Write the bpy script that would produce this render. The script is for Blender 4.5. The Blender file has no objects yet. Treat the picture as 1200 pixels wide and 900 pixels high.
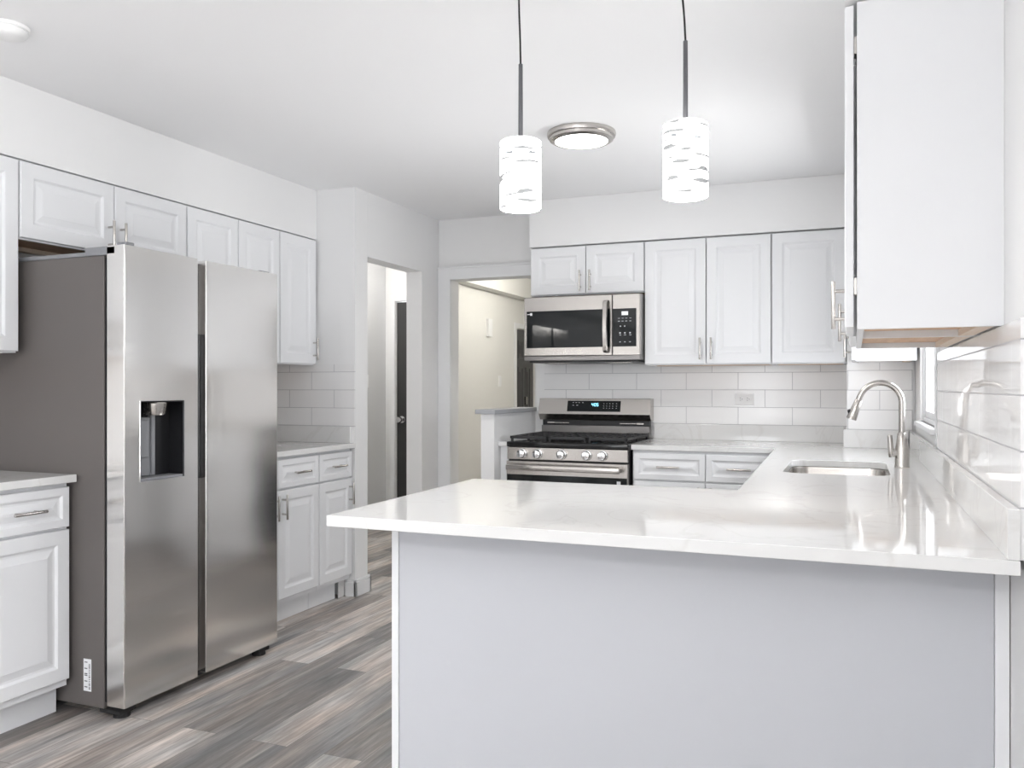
import bpy, bmesh, math, random
from mathutils import Vector, Matrix
random.seed(7)
S = bpy.context.scene
C = S.collection
PI = math.pi

# ------------------------------------------------------------------ camera
cd = bpy.data.cameras.new('camera'); cam = bpy.data.objects.new('camera', cd); C.objects.link(cam)
cam.location = (0, 0, 1.245)
cam.rotation_euler = (PI / 2, 0, math.atan2(401, 996))
cd.sensor_width = 36; cd.lens = 996 / 1200 * 36
cd.shift_y = 4 / 1200
cd.clip_start = 0.02
S.camera = cam

# ------------------------------------------------------------------ world, lights, exposure
w = bpy.data.worlds.new('world'); S.world = w; w.use_nodes = True
wn = w.node_tree.nodes; bg = wn['Background']
bg.inputs['Color'].default_value = (0.93, 0.96, 1.0, 1); bg.inputs['Strength'].default_value = 4.0
S.view_settings.view_transform = 'Standard'; S.view_settings.look = 'None'
S.view_settings.gamma = 1; S.view_settings.use_curve_mapping = False
S.view_settings.exposure = 0.93

def area(name, loc, rot, sx, sy, power, col=(1, 1, 1), spread=PI):
    l = bpy.data.lights.new(name, 'AREA'); l.shape = 'RECTANGLE'; l.size = sx; l.size_y = sy
    l.energy = power; l.color = col; l.spread = spread
    o = bpy.data.objects.new(name, l); C.objects.link(o); o.location = loc; o.rotation_euler = rot
    return o
XR_ = 0.305
# portal for daylight through the added, unseen glass door behind the camera
p_ = area('added_door_portal', (-1.50, -3.965, 1.15), (PI / 2, 0, 0), 0.86, 2.0, 1); p_.data.cycles.is_portal = True
p_ = area('daylight_window', (0.43, 4.2, 1.37), (PI / 2, 0, PI / 2), 0.92, 0.56, 1); p_.data.cycles.is_portal = True
# fill lights without a visible source
# added fill light behind the camera, aimed up to brighten the ceiling
area('ceiling_fill', (-1.1, -0.4, 1.35), (PI - 0.12, 0, 0.22), 0.3, 0.3, 6, (0.98, 0.985, 1.0), 2.6)
# second added fill, hidden behind the peninsula, aimed up at the far ceiling
area('ceiling_fill', (-1.6, 3.5, 0.25), (PI, 0, 0), 0.7, 0.7, 3.6, (0.98, 0.985, 1.0), 2.4)
p_ = area('added_window_portal', (XR_ + 0.13, -1.45, 1.3), (PI / 2, 0, PI / 2), 2.35, 1.55, 1); p_.data.cycles.is_portal = True  # portal of the added side window, out of view
# added fill lights outside the side windows, aimed up through them; unseen
def uplight(loc, aim, size, power):
    o_ = area('added_uplight', loc, (0, 0, 0), size, size, power, (1.0, 0.985, 0.96))
    o_.rotation_euler = (Vector(aim) - Vector(loc)).to_track_quat('-Z', 'Y').to_euler()
uplight((1.8, 4.7, 0.3), (0.33, 4.1, 1.4), 1.8, 70)
uplight((2.1, -1.5, 0.2), (0.33, -1.4, 1.4), 1.6, 120)
def point(name, loc, power, col, r=0.05):
    l = bpy.data.lights.new(name, 'POINT'); l.energy = power; l.color = col; l.shadow_soft_size = r
    o = bpy.data.objects.new(name, l); C.objects.link(o); o.location = loc
    return o
point('dining_lamp', (-1.0, -1.6, 2.2), 36, (1.0, 0.985, 0.96), 0.10)
point('hall_lamp', (-2.45, 7.6, 2.32), 16, (1.0, 0.965, 0.88), 0.06)
point('passage_fill', (-3.5, 5.95, 2.2), 11, (1.0, 0.97, 0.92), 0.08)  # unseen light, added to brighten the passage

# ------------------------------------------------------------------ materials
def base_mat(name, col, rough=0.5, metal=0.0, spec=0.5):
    m = bpy.data.materials.new(name); m.use_nodes = True
    b = m.node_tree.nodes['Principled BSDF']
    b.inputs['Base Color'].default_value = (*col, 1)
    b.inputs['Roughness'].default_value = rough
    b.inputs['Metallic'].default_value = metal
    b.inputs['Specular IOR Level'].default_value = spec
    return m, b
def N(m, t, **kw):
    n = m.node_tree.nodes.new(t)
    for k, v in kw.items():
        setattr(n, k, v)
    return n
def L(m, a, b): m.node_tree.links.new(a, b)

def paint(name, col, rough=0.5, bump=0.02, scale=60, spec=0.4):
    m, b = base_mat(name, col, rough, 0, spec)
    tc = N(m, 'ShaderNodeTexCoord'); nz = N(m, 'ShaderNodeTexNoise'); nz.inputs['Scale'].default_value = scale
    nz.inputs['Detail'].default_value = 3
    L(m, tc.outputs['Object'], nz.inputs['Vector'])
    bp = N(m, 'ShaderNodeBump'); bp.inputs['Strength'].default_value = bump; bp.inputs['Distance'].default_value = 0.01
    L(m, nz.outputs['Fac'], bp.inputs['Height']); L(m, bp.outputs['Normal'], b.inputs['Normal'])
    return m
def steel(name, col, rough=0.24, axis='x', streak=0.05, wavy=0.0):
    """brushed metal: fine streaks along one axis, optionally a faint oil-canning of the sheet"""
    m, b = base_mat(name, col, rough, 1.0)
    tc = N(m, 'ShaderNodeTexCoord'); mp = N(m, 'ShaderNodeMapping')
    sc = {'x': (2, 300, 300), 'z': (300, 300, 2), 'y': (300, 2, 300)}[axis]
    mp.inputs['Scale'].default_value = sc
    L(m, tc.outputs['Object'], mp.inputs['Vector'])
    nz = N(m, 'ShaderNodeTexNoise'); nz.inputs['Scale'].default_value = 1; nz.inputs['Detail'].default_value = 2
    L(m, mp.outputs['Vector'], nz.inputs['Vector'])
    mr = N(m, 'ShaderNodeMapRange'); mr.inputs['To Min'].default_value = rough - streak; mr.inputs['To Max'].default_value = rough + streak
    L(m, nz.outputs['Fac'], mr.inputs['Value']); L(m, mr.outputs['Result'], b.inputs['Roughness'])
    bp = N(m, 'ShaderNodeBump'); bp.inputs['Strength'].default_value = 0.02; bp.inputs['Distance'].default_value = 0.002
    L(m, nz.outputs['Fac'], bp.inputs['Height'])
    last = bp
    if wavy:
        mp2 = N(m, 'ShaderNodeMapping'); mp2.inputs['Scale'].default_value = (1.1, 1.0, 3.2)
        L(m, tc.outputs['Object'], mp2.inputs['Vector'])
        n2 = N(m, 'ShaderNodeTexNoise'); n2.inputs['Scale'].default_value = 1.6; n2.inputs['Detail'].default_value = 0
        L(m, mp2.outputs['Vector'], n2.inputs['Vector'])
        b2 = N(m, 'ShaderNodeBump'); b2.inputs['Strength'].default_value = wavy; b2.inputs['Distance'].default_value = 0.02
        L(m, n2.outputs['Fac'], b2.inputs['Height']); L(m, bp.outputs['Normal'], b2.inputs['Normal']); last = b2
    L(m, last.outputs['Normal'], b.inputs['Normal'])
    return m
def emit(name, col, strength):
    m, b = base_mat(name, (0.8, 0.8, 0.8), 0.4)
    b.inputs['Emission Color'].default_value = (*col, 1); b.inputs['Emission Strength'].default_value = strength
    return m

M = {}
M['wall'] = paint('wall_paint', (0.84, 0.84, 0.842), 0.55)
M['ceiling'] = paint('ceiling_paint', (0.90, 0.902, 0.91), 0.75, 0.015)
M['trim'] = paint('trim_paint', (0.82, 0.825, 0.835), 0.35, 0.0)
M['cream'] = paint('cream_wall_paint', (0.80, 0.793, 0.765), 0.6)
M['shade_tone_wall'] = paint('hall_shade_tone_paint', (0.70, 0.705, 0.715), 0.55)  # wall paint darkened: shade from side lighting put into the colour
M['cab'] = paint('cabinet_white', (0.80, 0.808, 0.825), 0.5, 0.0, 40, 0.3)
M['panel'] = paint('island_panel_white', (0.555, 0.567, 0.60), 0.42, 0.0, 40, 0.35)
M['cabin'] = paint('cabinet_inside', (0.72, 0.66, 0.58), 0.5, 0.0)
M['steel'] = steel('stainless_brushed', (0.50, 0.475, 0.45), 0.24, 'x', 0.04)
M['steel_fridge'] = steel('stainless_fridge_door', (0.82, 0.805, 0.785), 0.16, 'x', 0.03, 0.22)
M['steel_dark'] = steel('stainless_dark', (0.25, 0.24, 0.235), 0.32, 'x', 0.04)
M['nickel'] = steel('brushed_nickel', (0.56, 0.535, 0.51), 0.26, 'z', 0.04)
M['chrome'], _ = base_mat('chrome', (0.78, 0.78, 0.79), 0.10, 1.0)
M['fridge_side'] = paint('fridge_side_grey', (0.125, 0.113, 0.107), 0.42, 0.03, 350, 0.5)
M['plastic_grey'] = paint('grey_plastic', (0.24, 0.245, 0.26), 0.45, 0.0)
M['plastic_black'] = paint('black_plastic', (0.012, 0.012, 0.014), 0.35, 0.0)
M['rubber'] = paint('black_rubber', (0.02, 0.02, 0.02), 0.7, 0.05)
M['enamel'] = paint('black_enamel', (0.012, 0.012, 0.013), 0.12, 0.0)
M['iron'] = paint('cast_iron', (0.03, 0.03, 0.032), 0.5, 0.25, 300)
M['glass_black'], _ = base_mat('black_glass', (0.008, 0.010, 0.011), 0.03, 0, 0.28)
M['door_black'] = paint('dark_door_paint', (0.045, 0.045, 0.045), 0.35, 0.0)
M['pewter'] = paint('pendant_metal', (0.12, 0.12, 0.13), 0.4, 0.0)
M['socket'], _ = base_mat('socket_metal', (0.20, 0.20, 0.215), 0.4, 0.6)
M['white_plastic'] = paint('white_plastic', (0.87, 0.87, 0.87), 0.35, 0.0)
M['paper'] = paint('label_paper', (0.82, 0.83, 0.85), 0.6, 0.0)
M['ink'] = paint('label_ink', (0.06, 0.06, 0.07), 0.6, 0.0)
M['print_grey'] = paint('keypad_print', (0.55, 0.57, 0.60), 0.5, 0.0)
M['lcd'] = emit('microwave_lcd', (0.45, 0.5, 0.6), 0.16)
M['blue_led'] = emit('clock_digits', (0.16, 0.62, 0.9), 2.0)
M['lens'] = emit('light_diffuser', (1.0, 0.98, 0.94), 5.0)
M['bulb'] = emit('bulb_glow', (1.0, 0.97, 0.92), 30.0)
M['drywall'] = paint('raw_drywall', (0.70, 0.69, 0.68), 0.8, 0.4, 80)

# wood under the wall cabinets
def wood(name, c1, c2):
    m, b = base_mat(name, c1, 0.5)
    tc = N(m, 'ShaderNodeTexCoord'); mp = N(m, 'ShaderNodeMapping'); mp.inputs['Scale'].default_value = (2, 30, 30)
    nz = N(m, 'ShaderNodeTexNoise'); nz.inputs['Scale'].default_value = 1.5; nz.inputs['Detail'].default_value = 5
    L(m, tc.outputs['Object'], mp.inputs['Vector']); L(m, mp.outputs['Vector'], nz.inputs['Vector'])
    cr = N(m, 'ShaderNodeValToRGB'); cr.color_ramp.elements[0].color = (*c1, 1); cr.color_ramp.elements[1].color = (*c2, 1)
    cr.color_ramp.elements[0].position = 0.3; cr.color_ramp.elements[1].position = 0.7
    L(m, nz.outputs['Fac'], cr.inputs['Fac']); L(m, cr.outputs['Color'], b.inputs['Base Color'])
    return m
M['wood'] = wood('birch_underside', (0.56, 0.34, 0.20), (0.70, 0.47, 0.30))
M['wood_pale'] = wood('pale_birch_rail', (0.74, 0.60, 0.48), (0.80, 0.68, 0.57))

# grey vinyl planks, running along Y
def plank_mat():
    m, b = base_mat('vinyl_planks', (0.3, 0.3, 0.3), 0.42, 0, 0.4)
    tc = N(m, 'ShaderNodeTexCoord'); sp = N(m, 'ShaderNodeSeparateXYZ'); L(m, tc.outputs['Object'], sp.inputs[0])
    cb = N(m, 'ShaderNodeCombineXYZ'); L(m, sp.outputs['Y'], cb.inputs['X']); L(m, sp.outputs['X'], cb.inputs['Y'])
    br = N(m, 'ShaderNodeTexBrick'); br.offset = 0.37; br.offset_frequency = 2
    br.inputs['Scale'].default_value = 1; br.inputs['Brick Width'].default_value = 1.22; br.inputs['Row Height'].default_value = 0.152
    br.inputs['Mortar Size'].default_value = 0.0012; br.inputs['Mortar Smooth'].default_value = 0.2
    br.inputs['Color1'].default_value = (0, 0, 0, 1); br.inputs['Color2'].default_value = (1, 1, 1, 1); br.inputs['Mortar'].default_value = (0.2, 0.2, 0.2, 1)
    L(m, cb.outputs[0], br.inputs['Vector'])
    # shift the grain from plank to plank
    add = N(m, 'ShaderNodeVectorMath', operation='MULTIPLY_ADD')
    L(m, br.outputs['Color'], add.inputs[0]); add.inputs[1].default_value = (7.3, 3.1, 0); L(m, cb.outputs[0], add.inputs[2])
    mp = N(m, 'ShaderNodeMapping'); mp.inputs['Scale'].default_value = (1.5, 15, 1); L(m, add.outputs[0], mp.inputs['Vector'])
    n1 = N(m, 'ShaderNodeTexNoise'); n1.inputs['Scale'].default_value = 1.3; n1.inputs['Detail'].default_value = 6; n1.inputs['Roughness'].default_value = 0.62
    n1.inputs['Distortion'].default_value = 0.6
    L(m, mp.outputs[0], n1.inputs['Vector'])
    mp2 = N(m, 'ShaderNodeMapping'); mp2.inputs['Scale'].default_value = (1.6, 9, 1); L(m, add.outputs[0], mp2.inputs['Vector'])
    n2 = N(m, 'ShaderNodeTexNoise'); n2.inputs['Scale'].default_value = 1.1; n2.inputs['Detail'].default_value = 4
    L(m, mp2.outputs[0], n2.inputs['Vector'])
    cr = N(m, 'ShaderNodeValToRGB'); e = cr.color_ramp.elements
    e[0].position = 0.0; e[0].color = (0.075, 0.072, 0.071, 1); e[1].position = 1.0; e[1].color = (0.66, 0.63, 0.60, 1)
    e.new(0.38).color = (0.19, 0.183, 0.18, 1); e.new(0.66).color = (0.34, 0.32, 0.305, 1)
    mx = N(m, 'ShaderNodeMath', operation='MULTIPLY_ADD'); mx.inputs[1].default_value = 0.46
    L(m, br.outputs['Color'], mx.inputs[0])
    sb = N(m, 'ShaderNodeMath', operation='MULTIPLY_ADD'); sb.inputs[1].default_value = 1.9; sb.inputs[2].default_value = -0.60
    mp3 = N(m, 'ShaderNodeMapping'); mp3.inputs['Scale'].default_value = (4, 70, 1); L(m, add.outputs[0], mp3.inputs['Vector'])
    n3 = N(m, 'ShaderNodeTexNoise'); n3.inputs['Scale'].default_value = 1.0; n3.inputs['Detail'].default_value = 4; n3.inputs['Roughness'].default_value = 0.7
    L(m, mp3.outputs[0], n3.inputs['Vector'])
    n13 = N(m, 'ShaderNodeMix', data_type='FLOAT'); n13.inputs['Factor'].default_value = 0.42
    L(m, n1.outputs['Fac'], n13.inputs[2]); L(m, n3.outputs['Fac'], n13.inputs[3])
    L(m, n13.outputs[0], sb.inputs[0]); L(m, sb.outputs[0], mx.inputs[2])
    L(m, mx.outputs[0], cr.inputs['Fac'])
    tint = N(m, 'ShaderNodeMix', data_type='RGBA', blend_type='MULTIPLY'); tint.inputs['Factor'].default_value = 0.8
    cr2 = N(m, 'ShaderNodeValToRGB'); cr2.color_ramp.elements[0].color = (0.88, 0.92, 0.96, 1); cr2.color_ramp.elements[1].color = (1.16, 1.03, 0.94, 1)
    cr2.color_ramp.elements[0].position = 0.35; cr2.color_ramp.elements[1].position = 0.68
    L(m, n2.outputs['Fac'], cr2.inputs['Fac'])
    L(m, cr.outputs['Color'], tint.inputs[6]); L(m, cr2.outputs['Color'], tint.inputs[7])
    mk = N(m, 'ShaderNodeMix', data_type='RGBA'); L(m, br.outputs['Fac'], mk.inputs['Factor'])
    L(m, tint.outputs[2], mk.inputs[6]); mk.inputs[7].default_value = (0.13, 0.125, 0.12, 1)
    L(m, mk.outputs[2], b.inputs['Base Color'])
    bp = N(m, 'ShaderNodeBump'); bp.inputs['Strength'].default_value = 0.12; bp.inputs['Distance'].default_value = 0.003
    L(m, n1.outputs['Fac'], bp.inputs['Height']); L(m, bp.outputs[0], b.inputs['Normal'])
    return m
M['floor'] = plank_mat()

# glossy white wall tile, running bond; along = world axis of the course, x0 = a joint of the second course
def tile_mat(name, along, x0, gloss=0.13):
    m, b = base_mat(name, (0.83, 0.83, 0.835), 0.07, 0, 0.5)
    g = N(m, 'ShaderNodeNewGeometry'); sp = N(m, 'ShaderNodeSeparateXYZ'); L(m, g.outputs['Position'], sp.inputs[0])
    ax = N(m, 'ShaderNodeMath', operation='SUBTRACT'); L(m, sp.outputs[along], ax.inputs[0]); ax.inputs[1].default_value = x0
    az = N(m, 'ShaderNodeMath', operation='SUBTRACT'); L(m, sp.outputs['Z'], az.inputs[0]); az.inputs[1].default_value = 1.014
    cb = N(m, 'ShaderNodeCombineXYZ'); L(m, ax.outputs[0], cb.inputs['X']); L(m, az.outputs[0], cb.inputs['Y'])
    br = N(m, 'ShaderNodeTexBrick'); br.offset = 0.5; br.offset_frequency = 2
    br.inputs['Scale'].default_value = 1; br.inputs['Brick Width'].default_value = 0.322; br.inputs['Row Height'].default_value = 0.108
    br.inputs['Mortar Size'].default_value = 0.0016; br.inputs['Mortar Smooth'].default_value = 0.1
    br.inputs['Color1'].default_value = (0.86, 0.858, 0.86, 1); br.inputs['Color2'].default_value = (0.89, 0.89, 0.893, 1)
    br.inputs['Mortar'].default_value = (0.48, 0.48, 0.50, 1)
    L(m, cb.outputs[0], br.inputs['Vector']); L(m, br.outputs['Color'], b.inputs['Base Color'])
    mr = N(m, 'ShaderNodeMapRange'); mr.inputs['To Min'].default_value = gloss; mr.inputs['To Max'].default_value = 0.8
    L(m, br.outputs['Fac'], mr.inputs['Value']); L(m, mr.outputs[0], b.inputs['Roughness'])
    nz = N(m, 'ShaderNodeTexNoise'); nz.inputs['Scale'].default_value = 5; nz.inputs['Detail'].default_value = 1
    L(m, g.outputs['Position'], nz.inputs['Vector'])
    b1 = N(m, 'ShaderNodeBump'); b1.inputs['Strength'].default_value = 0.04; b1.inputs['Distance'].default_value = 0.02
    L(m, nz.outputs['Fac'], b1.inputs['Height'])
    b2 = N(m, 'ShaderNodeBump'); b2.invert = True; b2.inputs['Strength'].default_value = 0.5; b2.inputs['Distance'].default_value = 0.002
    L(m, br.outputs['Fac'], b2.inputs['Height']); L(m, b1.outputs[0], b2.inputs['Normal']); L(m, b2.outputs[0], b.inputs['Normal'])
    return m
M['tile_back'] = tile_mat('wall_tile_back', 'X', -1.154)
M['tile_left'] = tile_mat('wall_tile_left', 'X', -2.90)
M['tile_bump'] = tile_mat('wall_tile_corner', 'X', 0.129)
M['tile_right'] = tile_mat('wall_tile_right', 'Y', 2.45, 0.04)

def quartz():
    m, b = base_mat('white_quartz', (0.86, 0.86, 0.855), 0.055, 0, 0.5)
    tc = N(m, 'ShaderNodeTexCoord')
    n1 = N(m, 'ShaderNodeTexNoise'); n1.inputs['Scale'].default_value = 2.2; n1.inputs['Detail'].default_value = 9; n1.inputs['Distortion'].default_value = 1.2
    L(m, tc.outputs['Object'], n1.inputs['Vector'])
    ab = N(m, 'ShaderNodeMath', operation='SUBTRACT'); L(m, n1.outputs['Fac'], ab.inputs[0]); ab.inputs[1].default_value = 0.5
    a2 = N(m, 'ShaderNodeMath', operation='ABSOLUTE'); L(m, ab.outputs[0], a2.inputs[0])
    cr = N(m, 'ShaderNodeValToRGB'); e = cr.color_ramp.elements
    e[0].position = 0.0; e[0].color = (0.70, 0.695, 0.685, 1); e[1].position = 0.016; e[1].color = (0.745, 0.745, 0.74, 1)
    L(m, a2.outputs[0], cr.inputs['Fac']); L(m, cr.outputs['Color'], b.inputs['Base Color'])
    return m
M['quartz'] = quartz()

def thin_glass():
    m = bpy.data.materials.new('window_glass'); m.use_nodes = True; nt = m.node_tree; nt.nodes.clear()
    o = nt.nodes.new('ShaderNodeOutputMaterial'); t = nt.nodes.new('ShaderNodeBsdfTransparent'); g = nt.nodes.new('ShaderNodeBsdfGlossy')
    g.inputs['Roughness'].default_value = 0.01
    lw = nt.nodes.new('ShaderNodeLayerWeight'); lw.inputs['Blend'].default_value = 0.5
    pw_ = nt.nodes.new('ShaderNodeMath'); pw_.operation = 'POWER'; pw_.inputs[1].default_value = 5
    f = nt.nodes.new('ShaderNodeMath'); f.operation = 'MULTIPLY_ADD'; f.inputs[1].default_value = 0.9; f.inputs[2].default_value = 0.03
    nt.links.new(lw.outputs['Facing'], pw_.inputs[0]); nt.links.new(pw_.outputs[0], f.inputs[0]); mx = nt.nodes.new('ShaderNodeMixShader')
    nt.links.new(f.outputs[0], mx.inputs[0]); nt.links.new(t.outputs[0], mx.inputs[1]); nt.links.new(g.outputs[0], mx.inputs[2]); nt.links.new(mx.outputs[0], o.inputs[0])
    return m
M['glass'] = thin_glass()

def swirl_shade(name, seed, slant, tilt):
    """lit frosted glass with greyish brushed strokes, and two clear rings near the top through which the lamp holder shows"""
    m = bpy.data.materials.new(name); m.use_nodes = True; nt = m.node_tree
    b = nt.nodes['Principled BSDF']; out = nt.nodes['Material Output']
    b.inputs['Base Color'].default_value = (0.9, 0.9, 0.9, 1); b.inputs['Roughness'].default_value = 0.3
    b.inputs['Emission Color'].default_value = (1, 0.99, 0.97, 1); b.inputs['Emission Strength'].default_value = 3.0
    g = N(m, 'ShaderNodeBsdfPrincipled'); g.inputs['Base Color'].default_value = (0.52, 0.53, 0.54, 1); g.inputs['Roughness'].default_value = 0.25
    tc = N(m, 'ShaderNodeTexCoord')
    mp = N(m, 'ShaderNodeMapping'); mp.inputs['Rotation'].default_value = (slant, slant, 0); mp.inputs['Location'].default_value = (seed, seed * 2, seed * 0.37)
    mp.inputs['Scale'].default_value = (14, 14, 85)
    L(m, tc.outputs['Object'], mp.inputs['Vector'])
    nz = N(m, 'ShaderNodeTexNoise'); nz.inputs['Scale'].default_value = 1.0; nz.inputs['Detail'].default_value = 0.5; L(m, mp.outputs[0], nz.inputs['Vector'])
    cr = N(m, 'ShaderNodeValToRGB'); cr.color_ramp.elements[0].position = 0.585; cr.color_ramp.elements[1].position = 0.64
    L(m, nz.outputs['Fac'], cr.inputs['Fac'])
    mx = N(m, 'ShaderNodeMixShader'); L(m, cr.outputs['Color'], mx.inputs[0]); L(m, b.outputs[0], mx.inputs[1]); L(m, g.outputs[0], mx.inputs[2])
    # clear rings: |z - x*tilt - z0| < half width
    sp = N(m, 'ShaderNodeSeparateXYZ'); L(m, tc.outputs['Object'], sp.inputs[0])
    zz = N(m, 'ShaderNodeMath', operation='MULTIPLY_ADD'); L(m, sp.outputs['X'], zz.inputs[0]); zz.inputs[1].default_value = tilt; L(m, sp.outputs['Z'], zz.inputs[2])
    acc = None
    for z0, hw in ((0.081, 0.0062), (0.054, 0.0045)):
        c = N(m, 'ShaderNodeMath', operation='COMPARE'); L(m, zz.outputs[0], c.inputs[0]); c.inputs[1].default_value = z0; c.inputs[2].default_value = hw
        if acc is None: acc = c
        else:
            a2 = N(m, 'ShaderNodeMath', operation='MAXIMUM'); L(m, acc.outputs[0], a2.inputs[0]); L(m, c.outputs[0], a2.inputs[1]); acc = a2
    tr = N(m, 'ShaderNodeBsdfTransparent'); tr.inputs['Color'].default_value = (0.93, 0.94, 0.95, 1)
    m2 = N(m, 'ShaderNodeMixShader'); L(m, acc.outputs[0], m2.inputs[0]); L(m, mx.outputs[0], m2.inputs[1]); L(m, tr.outputs[0], m2.inputs[2])
    L(m, m2.outputs[0], out.inputs['Surface'])
    return m

# ------------------------------------------------------------------ mesh helpers
class MB:
    def __init__(self): self.bm = bmesh.new()
    def box(self, x0, x1, y0, y1, z0, z1, bev=0.0, seg=2):
        t = bmesh.new()
        vs = [t.verts.new(p) for p in ((x0, y0, z0), (x1, y0, z0), (x1, y1, z0), (x0, y1, z0), (x0, y0, z1), (x1, y0, z1), (x1, y1, z1), (x0, y1, z1))]
        for f in ((3, 2, 1, 0), (4, 5, 6, 7), (0, 1, 5, 4), (1, 2, 6, 5), (2, 3, 7, 6), (3, 0, 4, 7)): t.faces.new([vs[i] for i in f])
        if bev: bmesh.ops.bevel(t, geom=t.edges[:], offset=bev, segments=seg, profile=0.5, affect='EDGES')
        return self._merge(t)
    def _merge(self, t, mat=None):
        if mat is not None: bmesh.ops.transform(t, matrix=mat, verts=t.verts[:])
        me = bpy.data.meshes.new('tmp'); t.to_mesh(me); t.free(); self.bm.from_mesh(me); bpy.data.meshes.remove(me)
        return self
    def cyl(self, p0, p1, r0, r1=None, n=20, bev=0.0):
        p0 = Vector(p0); p1 = Vector(p1); d = p1 - p0; r1 = r0 if r1 is None else r1
        t = bmesh.new()
        bmesh.ops.create_cone(t, cap_ends=True, segments=n, radius1=r0, radius2=r1, depth=d.length)
        if bev:
            es = [e for e in t.edges if any(len(f.verts) > 4 for f in e.link_faces)]
            bmesh.ops.bevel(t, geom=es, offset=bev, segments=2, profile=0.5, affect='EDGES')
        return self._merge(t, Matrix.Translation((p0 + p1) / 2) @ d.to_track_quat('Z', 'Y').to_matrix().to_4x4())
    def lathe(self, prof, n=40, c=(0, 0, 0), close=False):
        t = bmesh.new(); rings = []
        for r, z in prof:
            if r < 1e-6: rings.append([t.verts.new((c[0], c[1], c[2] + z))])
            else: rings.append([t.verts.new((c[0] + r * math.cos(2 * PI * k / n), c[1] + r * math.sin(2 * PI * k / n), c[2] + z)) for k in range(n)])
        pairs = list(zip(rings, rings[1:]))
        if close: pairs.append((rings[-1], rings[0]))
        for a, b in pairs:
            if len(a) == 1 and len(b) == 1: continue
            for k in range(n):
                j = (k + 1) % n
                if len(a) == 1: t.faces.new((a[0], b[j], b[k]))
                elif len(b) == 1: t.faces.new((a[k], a[j], b[0]))
                else: t.faces.new((a[k], a[j], b[j], b[k]))
        bmesh.ops.recalc_face_normals(t, faces=t.faces[:])
        return self._merge(t)
    def tube(self, pts, rad, n=14, cap=True):
        t = bmesh.new(); rings = []
        pts = [Vector(p) for p in pts]; rs = rad if isinstance(rad, (list, tuple)) else [rad] * len(pts)
        up = None
        for i, p in enumerate(pts):
            d = (pts[min(i + 1, len(pts) - 1)] - pts[max(i - 1, 0)]).normalized()
            if up is None:
                up = d.orthogonal().normalized()
            else:
                up = (up - d * up.dot(d)).normalized()
            v = d.cross(up)
            rings.append([t.verts.new(p + rs[i] * (up * math.cos(2 * PI * k / n) + v * math.sin(2 * PI * k / n))) for k in range(n)])
        for a, b in zip(rings, rings[1:]):
            for k in range(n): t.faces.new((a[k], a[(k + 1) % n], b[(k + 1) % n], b[k]))
        if cap:
            t.faces.new(rings[0][::-1]); t.faces.new(rings[-1])
        bmesh.ops.recalc_face_normals(t, faces=t.faces[:])
        return self._merge(t)
    def prism(self, poly, y0, y1, plane='xz', bev=0.0):
        """poly extruded along the third axis: plane xz -> along y, yz -> along x, xy -> along z"""
        t = bmesh.new()
        def P(a, b, c): return {'xz': (a, c, b), 'yz': (c, a, b), 'xy': (a, b, c)}[plane]
        A = [t.verts.new(P(a, b, y0)) for a, b in poly]; B = [t.verts.new(P(a, b, y1)) for a, b in poly]
        n = len(poly); t.faces.new(A); t.faces.new(B[::-1])
        for k in range(n): t.faces.new((A[k], B[k], B[(k + 1) % n], A[(k + 1) % n]))
        bmesh.ops.recalc_face_normals(t, faces=t.faces[:])
        if bev: bmesh.ops.bevel(t, geom=t.edges[:], offset=bev, segments=2, profile=0.5, affect='EDGES')
        return self._merge(t)
    def raised(self, x0, x1, z0, z1, yf, th, fr=0.055):
        """raised-panel front facing -y: frame, bead, groove, sloped field, flat centre"""
        prof = [(0, th), (0, 0.003), (0.003, 0), (fr - 0.004, 0), (fr, 0.003), (fr + 0.005, 0.0075), (fr + 0.013, 0.0085),
                (fr + 0.036, 0.003), (fr + 0.040, 0.0015)]
        mx = min(x1 - x0, z1 - z0) / 2 - 0.006
        t = bmesh.new(); rings = []
        for i, d in prof:
            i = min(i, mx)
            rings.append([t.verts.new(p) for p in ((x0 + i, yf + d, z0 + i), (x1 - i, yf + d, z0 + i), (x1 - i, yf + d, z1 - i), (x0 + i, yf + d, z1 - i))])
        for a, b in zip(rings, rings[1:]):
            for k in range(4): t.faces.new((a[k], a[(k + 1) % 4], b[(k + 1) % 4], b[k]))
        t.faces.new(rings[-1]); t.faces.new(rings[0][::-1])
        bmesh.ops.recalc_face_normals(t, faces=t.faces[:])
        return self._merge(t)
    def build(self, name, mat, parent=None, smooth=False, angle=40):
        me = bpy.data.meshes.new(name)
        bmesh.ops.remove_doubles(self.bm, verts=self.bm.verts[:], dist=1e-6)
        self.bm.to_mesh(me); self.bm.free()
        o = bpy.data.objects.new(name, me); C.objects.link(o)
        me.materials.append(M[mat] if isinstance(mat, str) else mat)
        if smooth:
            for p in me.polygons: p.use_smooth = True
            me.set_sharp_from_angle(angle=math.radians(angle))
        if parent: o.parent = parent
        return o
def thing(name, label, cat, loc=(0, 0, 0), rot=0.0, group=None):
    o = bpy.data.objects.new(name, None); C.objects.link(o); o.location = loc; o.rotation_euler = (0, 0, rot)
    o.empty_display_size = 0.1
    o['label'] = label; o['category'] = cat
    if group: o['group'] = group
    return o
def tag(o, label, cat, group=None):
    o['label'] = label; o['category'] = cat
    if group: o['group'] = group
    return o
def struct(o, label, cat='wall'):
    o['kind'] = 'structure'; o['label'] = label; o['category'] = cat
    return o
def sbox(name, mat, label, cat, *boxes, bev=0.0):
    m = MB()
    for b in boxes: m.box(*b, bev=bev)
    return struct(m.build(name, mat), label, cat)

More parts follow.
